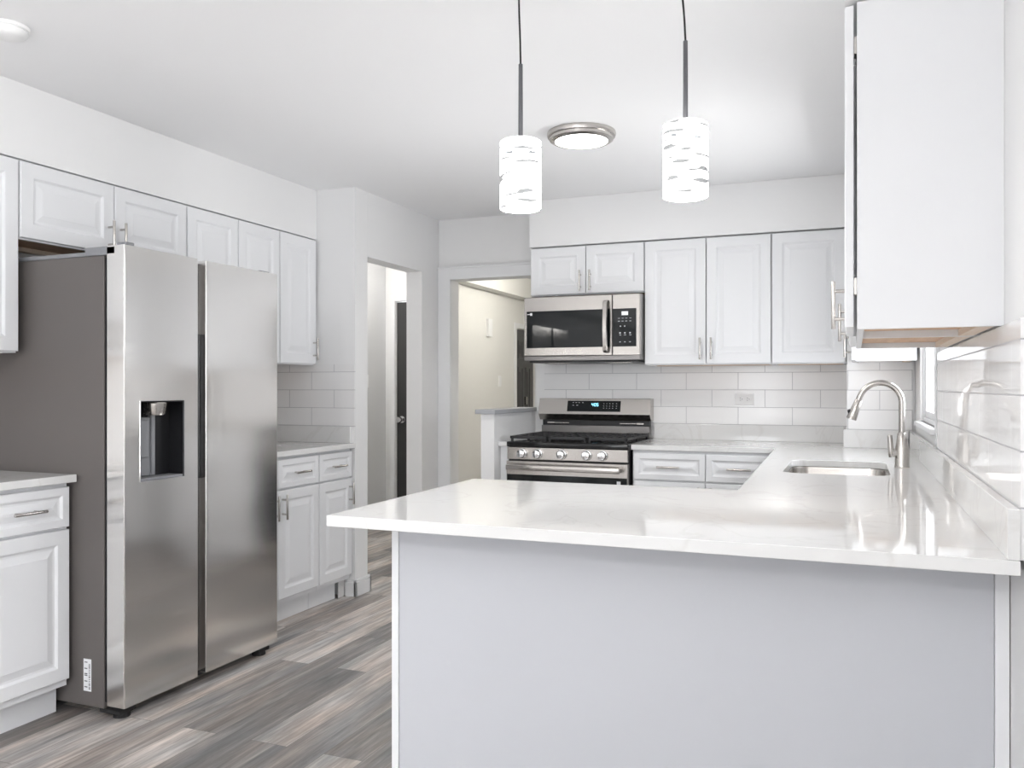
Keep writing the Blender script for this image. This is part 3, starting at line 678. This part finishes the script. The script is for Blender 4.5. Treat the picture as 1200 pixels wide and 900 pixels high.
# ------------------------------------------------------------------ refrigerator  (local x -> +Y, front -y -> +X)
fr = thing('refrigerator', 'tall stainless steel side-by-side refrigerator with water dispenser', 'refrigerator', (-2.516, 2.392, 0), RL)
W, H = 0.904, 1.777
MB().box(0.0, W, 0.102, 0.80, 0.035, 1.742, 0.004).build('fridge_body', 'fridge_side', fr)
MB().box(0.006, W - 0.006, 0.088, 0.1015, 0.06, 1.735).build('door_gasket', 'plastic_black', fr)
MB().box(0.02, W - 0.02, 0.05, 0.60, 0.030, 0.055).build('base_grille', 'plastic_black', fr)
def fridge_door(x0, x1, hole=None):
    z0, z1, y1 = 0.049, H, 0.086
    m = MB()
    if hole is None:
        m.box(x0, x1, 0, y1, z0, z1, 0.004)
    else:
        hx0, hx1, hz0, hz1 = hole; t = bmesh.new()
        xs = [x0, hx0, hx1, x1]; zs_ = [z0, hz0, hz1, z1]
        V = {}
        for j, y in ((0, 0.0), (1, y1)):
            for a in range(4):
                for c in range(4): V[j, a, c] = t.verts.new((xs[a], y, zs_[c]))
        for a in range(3):
            for c in range(3):
                if (a, c) != (1, 1): t.faces.new((V[0, a, c], V[0, a + 1, c], V[0, a + 1, c + 1], V[0, a, c + 1]))
                t.faces.new((V[1, a, c], V[1, a, c + 1], V[1, a + 1, c + 1], V[1, a + 1, c]))
        for k in range(3):
            t.faces.new((V[0, k, 0], V[1, k, 0], V[1, k + 1, 0], V[0, k + 1, 0])); t.faces.new((V[0, k, 3], V[0, k + 1, 3], V[1, k + 1, 3], V[1, k, 3]))
            t.faces.new((V[0, 0, k], V[0, 0, k + 1], V[1, 0, k + 1], V[1, 0, k])); t.faces.new((V[0, 3, k], V[1, 3, k], V[1, 3, k + 1], V[0, 3, k + 1]))
        bmesh.ops.recalc_face_normals(t, faces=t.faces[:])
        # keep the front outline softly rounded
        ee = [e_ for e_ in t.edges if all(abs(v.co.y) < 1e-6 and (v.co.x in (x0, x1) or v.co.z in (z0, z1)) for v in e_.verts) and
              ((abs(e_.verts[0].co.x - e_.verts[1].co.x) < 1e-6 and min(abs(e_.verts[0].co.x - x0), abs(e_.verts[0].co.x - x1)) < 1e-6) or
               (abs(e_.verts[0].co.z - e_.verts[1].co.z) < 1e-6 and min(abs(e_.verts[0].co.z - z0), abs(e_.verts[0].co.z - z1)) < 1e-6))]
        bmesh.ops.bevel(t, geom=ee, offset=0.004, segments=2, profile=0.5, affect='EDGES')
        m._merge(t)
    return m.build('door', 'steel_fridge', fr)
hx0, hx1, hz0, hz1 = 0.077, 0.303, 0.886, 1.193
ld = fridge_door(0.0, 0.380, (hx0, hx1, hz0, hz1)); rd = fridge_door(0.430, W)
# recessed grip between the doors
MB().box(0.381, 0.429, 0.040, 0.0865, 0.055, H - 0.012, 0.002).build('grip_channel', 'steel_dark', fr)
MB().box(0.3815, 0.4285, 0.030, 0.0395, 0.865, 1.468, 0.002).build('grip_pocket', 'plastic_black', fr)
MB().box(0.0, 0.07, 0.045, 0.20, 1.743, 1.776, 0.004).box(0.02, 0.06, 0.012, 0.06, 1.7785, 1.792, 0.003).box(0.004, 0.06, 0.10, 0.60, 1.743, 1.760, 0.004).build('hinge_cover', 'plastic_grey', fr)
MB().box(W - 0.07, W, 0.045, 0.20, 1.7785, 1.79, 0.004).build('hinge_cover', 'plastic_grey', fr)
# dispenser
m = MB()
m.box(hx0 + 0.0005, hx1 - 0.0005, 0.076, 0.0855, hz0, hz1).box(hx0 + 0.0005, hx0 + 0.004, 0.002, 0.076, hz0 + 0.0005, hz1 - 0.0005).box(hx1 - 0.004, hx1 - 0.0005, 0.002, 0.076, hz0 + 0.0005, hz1 - 0.0005).box(hx0 + 0.004, hx1 - 0.004, 0.002, 0.076, hz1 - 0.004, hz1 - 0.0005)
m.build('dispenser_recess', 'plastic_black', ld)
MB().box(hx0 + 0.004, hx1 - 0.004, 0.003, 0.076, hz0 + 0.0005, hz0 + 0.010, 0.001).build('drip_tray', 'plastic_grey', ld)
MB().lathe([(0, 0.0), (0.043, 0.0), (0.046, -0.004), (0.041, -0.040), (0.037, -0.050), (0.0, -0.052)], 28, (0.185, 0.038, hz1 - 0.006)).build('dispenser_nozzle', 'nickel', ld, True)
MB().box(hx0 + 0.012, 0.185, 0.060, 0.0755, hz0 + 0.012, hz1 - 0.065, 0.003).box(0.186, 0.206, 0.054, 0.0755, hz0 + 0.012, hz1 - 0.058, 0.003).build('dispenser_backplate', 'plastic_grey', ld)
MB().box(hx0 + 0.010, 0.160, 0.040, 0.0595, hz0 + 0.085, hz1 - 0.075, 0.006).build('dispenser_paddle', 'plastic_grey', ld)
MB().box(hx0 - 0.003, hx1 + 0.003, -0.0012, 0.002, hz0 - 0.003, hz0 + 0.0005).box(hx0 - 0.003, hx1 + 0.003, -0.0012, 0.002, hz1, hz1 + 0.003).box(hx0 - 0.003, hx0 + 0.0005, -0.0012, 0.002, hz0, hz1).box(hx1, hx1 + 0.003, -0.0012, 0.002, hz0, hz1).build('dispenser_rim', 'chrome', ld)
# feet
for x in (0.045, W - 0.06):
    MB().cyl((x, 0.06, 0.0), (x, 0.06, 0.030), 0.032, 0.026, 20, 0.003).box(x - 0.04, x + 0.04, 0.03, 0.13, 0.018, 0.034, 0.003).build('foot', 'rubber', fr, True)
MB().cyl((0.05, 0.70, 0), (0.05, 0.70, 0.034), 0.025, n=16).build('foot', 'rubber', fr); MB().cyl((W - 0.05, 0.70, 0), (W - 0.05, 0.70, 0.034), 0.025, n=16).build('foot', 'rubber', fr)
# paper label on the visible side (side faces -x locally)
lb = MB().box(-0.0012, -0.0002, 0.165, 0.204, 0.092, 0.214).build('paper_label', 'paper', fr)
m = MB()
for k in range(14):
    z = 0.100 + k * 0.0072; m.box(-0.0016, -0.0012, 0.170, 0.177, z, z + random.choice((0.0025, 0.0045)))
for z in (0.106, 0.128, 0.150, 0.156, 0.176, 0.200):
    m.box(-0.0016, -0.0012, 0.184, 0.199, z, z + 0.0035)
m.build('label_print', 'ink', lb)

# ------------------------------------------------------------------ gas range
rg = thing('gas_range', 'stainless steel gas range with black grates and five knobs', 'range', (-1.957, 4.765, 0))
RW = 0.755
MB().box(0.0, RW, 0.045, 0.66, 0.03, 0.885).build('range_body', 'plastic_black', rg)
for x in (0.05, RW - 0.05):
    for y in (0.09, 0.60): MB().cyl((x, y, 0), (x, y, 0.029), 0.02, n=14).build('foot', 'rubber', rg)
MB().box(-0.001, RW + 0.001, 0.006, 0.66, 0.886, 0.919, 0.008, 3).build('cooktop', 'enamel', rg, True)
MB().box(0.004, RW - 0.004, 0.008, 0.0445, 0.812, 0.884, 0.002).build('control_panel', 'steel', rg)
for x in (0.102, 0.202, 0.352, 0.507, 0.603):
    k = MB()
    k.cyl((x, 0.0078, 0.848), (x, -0.002, 0.848), 0.031, 0.029, 28, 0.002).cyl((x, -0.002, 0.848), (x, -0.030, 0.848), 0.027, 0.024, 28, 0.003).box(x - 0.004, x + 0.004, -0.037, -0.028, 0.826, 0.870, 0.002)
    k.build('knob', 'chrome', rg, True)
od = MB().box(0.002, RW - 0.002, 0.0, 0.0445, 0.20, 0.802, 0.003).build('oven_door', 'steel', rg)
MB().box(0.006, RW - 0.006, -0.003, -0.0002, 0.225, 0.722, 0.001).build('oven_glass', 'glass_black', od)
h = MB(); h.box(0.02, RW - 0.035, -0.062, -0.040, 0.752, 0.785, 0.006, 3).box(0.022, 0.045, -0.041, -0.0002, 0.755, 0.782, 0.003).box(RW - 0.06, RW - 0.037, -0.041, -0.0002, 0.755, 0.782, 0.003)
h.build('handle', 'steel', od, True)
st = MB().box(0.690, 0.712, -0.0042, -0.0031, 0.680, 0.703).build('sticker', 'paper', od)
MB().box(0.02, RW - 0.02, 0.004, 0.0445, 0.04, 0.19, 0.003).build('storage_drawer', 'steel', rg)
# back guard: tilted stainless console over a dark recess
bg_ = MB()
bg_.prism([(0.565, 1.070), (0.592, 1.172), (0.675, 1.172), (0.675, 1.030), (0.60, 1.030)], 0.0, RW, 'yz', 0.002).build('back_guard', 'steel', rg)
MB().box(0.015, RW - 0.015, 0.615, 0.66, 0.994, 1.0295).build('vent_recess', 'plastic_black', rg)
MB().box(0.012, RW - 0.012, 0.598, 0.66, 0.9195, 0.9935, 0.002).build('rear_panel', 'steel_dark', rg)
MB().box(0.05, 0.10, 0.606, 0.6145, 1.006, 1.016, 0.002).box(0.098, 0.20, 0.609, 0.6145, 1.008, 1.013, 0.001).build('vent_clip', 'nickel', rg)
MB().box(RW - 0.21, RW - 0.093, 0.609, 0.6145, 1.008, 1.013, 0.001).box(RW - 0.095, RW - 0.05, 0.606, 0.6145, 1.004, 1.016, 0.002).build('vent_clip', 'nickel', rg)
def tilt(m):
    a = math.atan2(0.027, 0.102)
    bmesh.ops.rotate(m.bm, verts=m.bm.verts[:], cent=(0, 0.565, 1.070), matrix=Matrix.Rotation(-a, 3, 'X'))
    return m
dsp = tilt(MB().box(0.200, 0.560, 0.5635, 0.5665, 1.088, 1.160, 0.0008)).build('console_display', 'glass_black', rg)
m = MB()
def seg(m, x, z, s, on, y0, y1):
    w_, h_ = 0.011 * s, 0.020 * s; q = 0.0022 * s
    R_ = {'a': (0, w_, h_ - q, h_), 'd': (0, w_, 0, q), 'g': (0, w_, h_ / 2 - q / 2, h_ / 2 + q / 2), 'f': (0, q, h_ / 2, h_), 'b': (w_ - q, w_, h_ / 2, h_), 'e': (0, q, 0, h_ / 2), 'c': (w_ - q, w_, 0, h_ / 2)}
    for c in on:
        a, b_, c0, c1 = R_[c]; m.box(x + a, x + b_, y0, y1, z + c0, z + c1)
seg(m, 0.366, 1.124, 1.0, 'fgbc', 0.5628, 0.5634); seg(m, 0.384, 1.124, 1.0, 'abcdef', 0.5628, 0.5634); seg(m, 0.400, 1.124, 1.0, 'afgcd', 0.5628, 0.5634)
m.box(0.3795, 0.3815, 0.5628, 0.5634, 1.129, 1.131).box(0.3795, 0.3815, 0.5628, 0.5634, 1.137, 1.139)
tilt(m).build('clock_digits', 'blue_led', dsp)
m = MB()
for x in (0.235, 0.255, 0.275, 0.30):
    m.box(x, x + 0.010, 0.5628, 0.5634, 1.146, 1.149)
for x in (0.235, 0.262): m.box(x, x + 0.012, 0.5628, 0.5634, 1.128, 1.131)
tilt(m).build('console_lettering', 'print_grey', dsp)
m = MB()
for x in (0.445, 0.465, 0.485, 0.505, 0.53):
    for z in (1.110, 1.124, 1.140): m.box(x, x + 0.006, 0.5628, 0.5634, z, z + 0.0025)
tilt(m).build('console_lettering', 'print_grey', dsp)
# burners and grates
for x, y, r in ((0.16, 0.19, 0.045), (0.16, 0.45, 0.036), (0.378, 0.32, 0.05), (0.60, 0.19, 0.045), (0.60, 0.45, 0.036)):
    MB().lathe([(0, 0.018), (r * 0.8, 0.018), (r, 0.013), (r, 0.006), (r * 1.2, 0.004), (r * 1.25, 0.0), (0, 0)], 28, (x, y, 0.9192)).build('burner', 'iron', rg, True)
def grate(x0, x1):
    m = MB(); y0, y1, za, zb = 0.035, 0.585, 0.938, 0.951; b = 0.0055
    for y in (y0, y1 - 0.012): m.box(x0, x1, y, y + 0.012, za - 0.004, zb, 0.002)
    for x in (x0, x1 - 0.012): m.box(x, x + 0.012, y0, y1, za - 0.004, zb, 0.002)
    n = 5
    for k in range(1, n):
        x = x0 + (x1 - x0) * k / n; m.box(x - b, x + b, y0 + 0.01, y1 - 0.01, za, zb, 0.002)
    for y in (0.19, 0.32, 0.45): m.box(x0 + 0.01, x1 - 0.01, y - b, y + b, za, zb - 0.001, 0.002)
    for x in (x0 + 0.006, x1 - 0.018):
        for y in (y0, y1 - 0.014, 0.31): m.box(x, x + 0.012, y, y + 0.014, 0.9192, za, 0.001)
    return m.build('grate', 'iron', rg)
grate(0.012, 0.252); grate(0.256, 0.498); grate(0.502, RW - 0.012)

# ------------------------------------------------------------------ over-the-range microwave
mw = thing('microwave_oven', 'stainless steel microwave mounted above the gas range', 'microwave', (-1.935, 5.010, 1.400))
MW, MH = 0.745, 0.412
MB().box(0.004, MW - 0.001, 0.036, 0.43, 0.012, MH, 0.003).build('microwave_body', 'steel_dark', mw)
md = MB().box(0.0, 0.572, 0.0, 0.035, 0.042, MH - 0.002, 0.004).build('door', 'steel', mw)
MB().box(0.018, 0.560, -0.002, 0.0, 0.092, 0.322, 0.001).build('door_window', 'glass_black', md)
h = MB(); pts = [(0.538, -0.004, 0.055), (0.538, -0.030, 0.065)] + [(0.538, -0.034 - 0.014 * math.sin(PI * k / 10), 0.075 + 0.028 * k) for k in range(11)] + [(0.538, -0.030, 0.365), (0.538, -0.004, 0.375)]
t = bmesh.new(); ring = []
for p in pts:
    ring.append([t.verts.new((p[0] + a, p[1] + b_, p[2])) for a, b_ in ((-0.015, 0.0), (-0.011, -0.008), (0.011, -0.008), (0.015, 0.0), (0.011, 0.004), (-0.011, 0.004))])
for a, b_ in zip(ring, ring[1:]):
    for k in range(6): t.faces.new((a[k], a[(k + 1) % 6], b_[(k + 1) % 6], b_[k]))
t.faces.new(ring[0]); t.faces.new(ring[-1]); bmesh.ops.recalc_face_normals(t, faces=t.faces[:]); h._merge(t)
h.build('handle', 'nickel', md, True, 50)
st = MB().box(0.042, 0.056, -0.0032, -0.0021, 0.296, 0.312).box(0.022, 0.041, -0.0030, -0.0021, 0.302, 0.306).build('sticker', 'paper', md)
cp = MB().box(0.575, MW, 0.0, 0.035, 0.042, MH - 0.002, 0.004).build('control_panel', 'steel', mw)
MB().box(0.577, 0.722, -0.002, 0.0, 0.092, 0.322, 0.001).build('keypad_glass', 'glass_black', cp)
MB().box(0.632, 0.672, -0.0030, -0.0021, 0.281, 0.304).build('clock_display', 'lcd', cp)
m = MB()
for x in (0.610, 0.632, 0.655, 0.680): m.box(x, x + 0.013, -0.0028, -0.0021, 0.262, 0.264).box(x, x + 0.012, -0.0028, -0.0021, 0.244, 0.247)
for x in (0.622, 0.648): m.box(x, x + 0.007, -0.0028, -0.0021, 0.212, 0.218)
for x in (0.618, 0.648, 0.680): m.box(x, x + 0.009, -0.0028, -0.0021, 0.170, 0.178).box(x, x + 0.012, -0.0028, -0.0021, 0.160, 0.163).box(x, x + 0.009, -0.0028, -0.0021, 0.118, 0.122)
m.build('keypad_lettering', 'print_grey', cp)
MB().box(0.0, MW, 0.002, 0.035, 0.012, 0.040, 0.003).build('bottom_trim', 'steel_dark', mw)
MB().box(0.03, MW - 0.02, 0.02, 0.41, 0.0, 0.0115, 0.002).build('vent_grille', 'plastic_black', mw)
for x in (0.12, 0.52):
    MB().box(x, x + 0.15, 0.06, 0.16, -0.004, -0.0002, 0.001).build('grease_filter', 'nickel', mw)

# ------------------------------------------------------------------ lamps
def pendant(label, loc, mat, lean, power):
    """z=0 at the middle of the glass shade"""
    t = thing('pendant_lamp', label, 'pendant lamp', loc, 0, 'mini pendant lamps over the peninsula')
    R, hh = 0.060, 0.099
    sh = MB().lathe([(R - 0.004, -hh), (R, -hh + 0.001), (R, hh - 0.004), (R - 0.006, hh), (0.012, hh + 0.003), (0.012, hh - 0.001), (R - 0.008, hh - 0.005), (R - 0.004, hh - 0.010), (R - 0.004, -hh)], 56).build('lamp_shade', mat, t, True)
    MB().lathe([(0, hh + 0.006), (0.018, hh + 0.006), (0.018, hh + 0.0032), (0.024, hh - 0.006), (0.024, hh - 0.056), (0.019, hh - 0.060), (0, hh - 0.060)], 28).build('lamp_socket', 'socket', t, True)
    MB().lathe([(0, -0.055), (0.018, -0.050), (0.028, -0.030), (0.029, -0.012), (0.020, 0.015), (0.013, 0.040), (0.013, 0.048), (0, 0.048)], 24).build('light_bulb', 'bulb', t, True)
    zr = hh + 0.006; top = zr + 0.218
    MB().cyl((0, 0, zr), (0, 0, top), 0.0068, 0.0062, 16, 0.001).build('lamp_rod', 'pewter', t, True)
    zc = ZC - loc[2]
    pts = [(0, 0, top), (lean * 0.2, 0, top + 0.06), (lean * 0.75, 0, top + 0.15), (lean, 0, zc - 0.03)]
    MB().tube(pts, 0.0028, 10).build('lamp_cord', 'plastic_black', t, True)
    MB().lathe([(0, -0.032), (0.012, -0.031), (0.03, -0.026), (0.058, -0.010), (0.06, -0.001), (0, -0.001)], 36, (lean, 0, zc)).build('ceiling_canopy', 'pewter', t, True)
    l = bpy.data.lights.new('pendant_light', 'POINT'); l.energy = power; l.shadow_soft_size = 0.03; l.color = (1, 0.97, 0.93)
    o = bpy.data.objects.new('pendant_light', l); C.objects.link(o); o.parent = t; o.location = (0, 0, -0.075)
    return t
pendant('left pendant lamp of the pair, straight strokes on the frosted cylinder', (-0.899, 2.30, 1.861), swirl_shade('swirl_glass_level', 0.3, 0.03, 0.0), -0.006, 3)
pendant('right pendant lamp of the pair, slanted swirls on the frosted cylinder', (-0.422, 2.30, 1.856), swirl_shade('swirl_glass_slant', 1.7, 0.16, 0.14), -0.014, 3)

cl = thing('ceiling_light', 'round brushed nickel flush ceiling light between the pendants', 'ceiling light', (-1.187, 3.82, ZC))
MB().lathe([(0, -0.001), (0.160, -0.001), (0.162, -0.012), (0.158, -0.022), (0.150, -0.024), (0.149, -0.036), (0.138, -0.042), (0.124, -0.043), (0.124, -0.036), (0, -0.036)], 56).build('light_rim', 'nickel', cl, True)
MB().lathe([(0, -0.048), (0.06, -0.047), (0.11, -0.044), (0.1235, -0.040), (0.1235, -0.0365), (0, -0.0365)], 56).build('light_diffuser', 'lens', cl, True)
l = area('ceiling_light_glow', (-1.187, 3.82, ZC - 0.052), (0, 0, 0), 0.22, 0.22, 4.0, (1, 0.975, 0.94)); l.data.shape = 'DISK'

sd = thing('smoke_detector', 'round white smoke detector on the ceiling in the top left corner', 'smoke detector', (-2.60, 1.985, ZC))
MB().lathe([(0, -0.001), (0.068, -0.001), (0.068, -0.008), (0.066, -0.012), (0, -0.012)], 40).build('mount_plate', 'white_plastic', sd, True)
MB().lathe([(0, -0.012), (0.060, -0.012), (0.062, -0.018), (0.056, -0.030), (0.042, -0.037), (0, -0.039)], 40).build('detector_cover', 'white_plastic', sd, True)

# ------------------------------------------------------------------ outlet, switches, chime
def plate(name, label, cat, loc, rot, w_, h_, kind, group=None):
    t = thing(name, label, cat, loc, rot, group)
    MB().box(-w_ / 2, w_ / 2, -0.006, -0.0003, -h_ / 2, h_ / 2, 0.002).build('cover_plate', 'white_plastic', t)
    if kind == 'outlet':
        for s in (-1, 1):
            f = MB().cyl((s * 0.021, -0.006, 0), (s * 0.021, -0.0085, 0), 0.0165, 0.016, 24).build('socket_face', 'white_plastic', t)
            MB().box(s * 0.021 - 0.007, s * 0.021 + 0.001, -0.0090, -0.0086, 0.005, 0.0075).box(s * 0.021 - 0.007, s * 0.021 + 0.0, -0.0090, -0.0086, -0.0075, -0.005).box(s * 0.021 + 0.006, s * 0.021 + 0.010, -0.0090, -0.0086, -0.002, 0.002).build('slots', 'ink', f)
    elif kind == 'switch':
        MB().box(-0.016, 0.016, -0.010, -0.0062, -0.033, 0.033, 0.002).build('rocker', 'white_plastic', t)
    return t
plate('power_outlet', 'white horizontal outlet on the tile right of the range', 'outlet', (-0.632, YB - 0.010, 1.172), 0, 0.115, 0.072, 'outlet')
plate('light_switch', 'white switch on the shade-toned hall wall seen through the passage', 'switch', (-4.01, 6.50, 1.30), RL, 0.072, 0.115, 'switch')
plate('light_switch', 'white switch on the cream hall wall near the far dark door', 'switch', (-3.45, 8.22, 1.31), RL, 0.072, 0.115, 'switch')
ch = thing('door_chime', 'narrow white chime box high on the cream hall wall', 'chime', (-3.45, 7.92, 1.85), RL)
MB().box(-0.045, 0.045, -0.03, -0.0003, -0.09, 0.09, 0.004).build('chime_cover', 'white_plastic', ch)
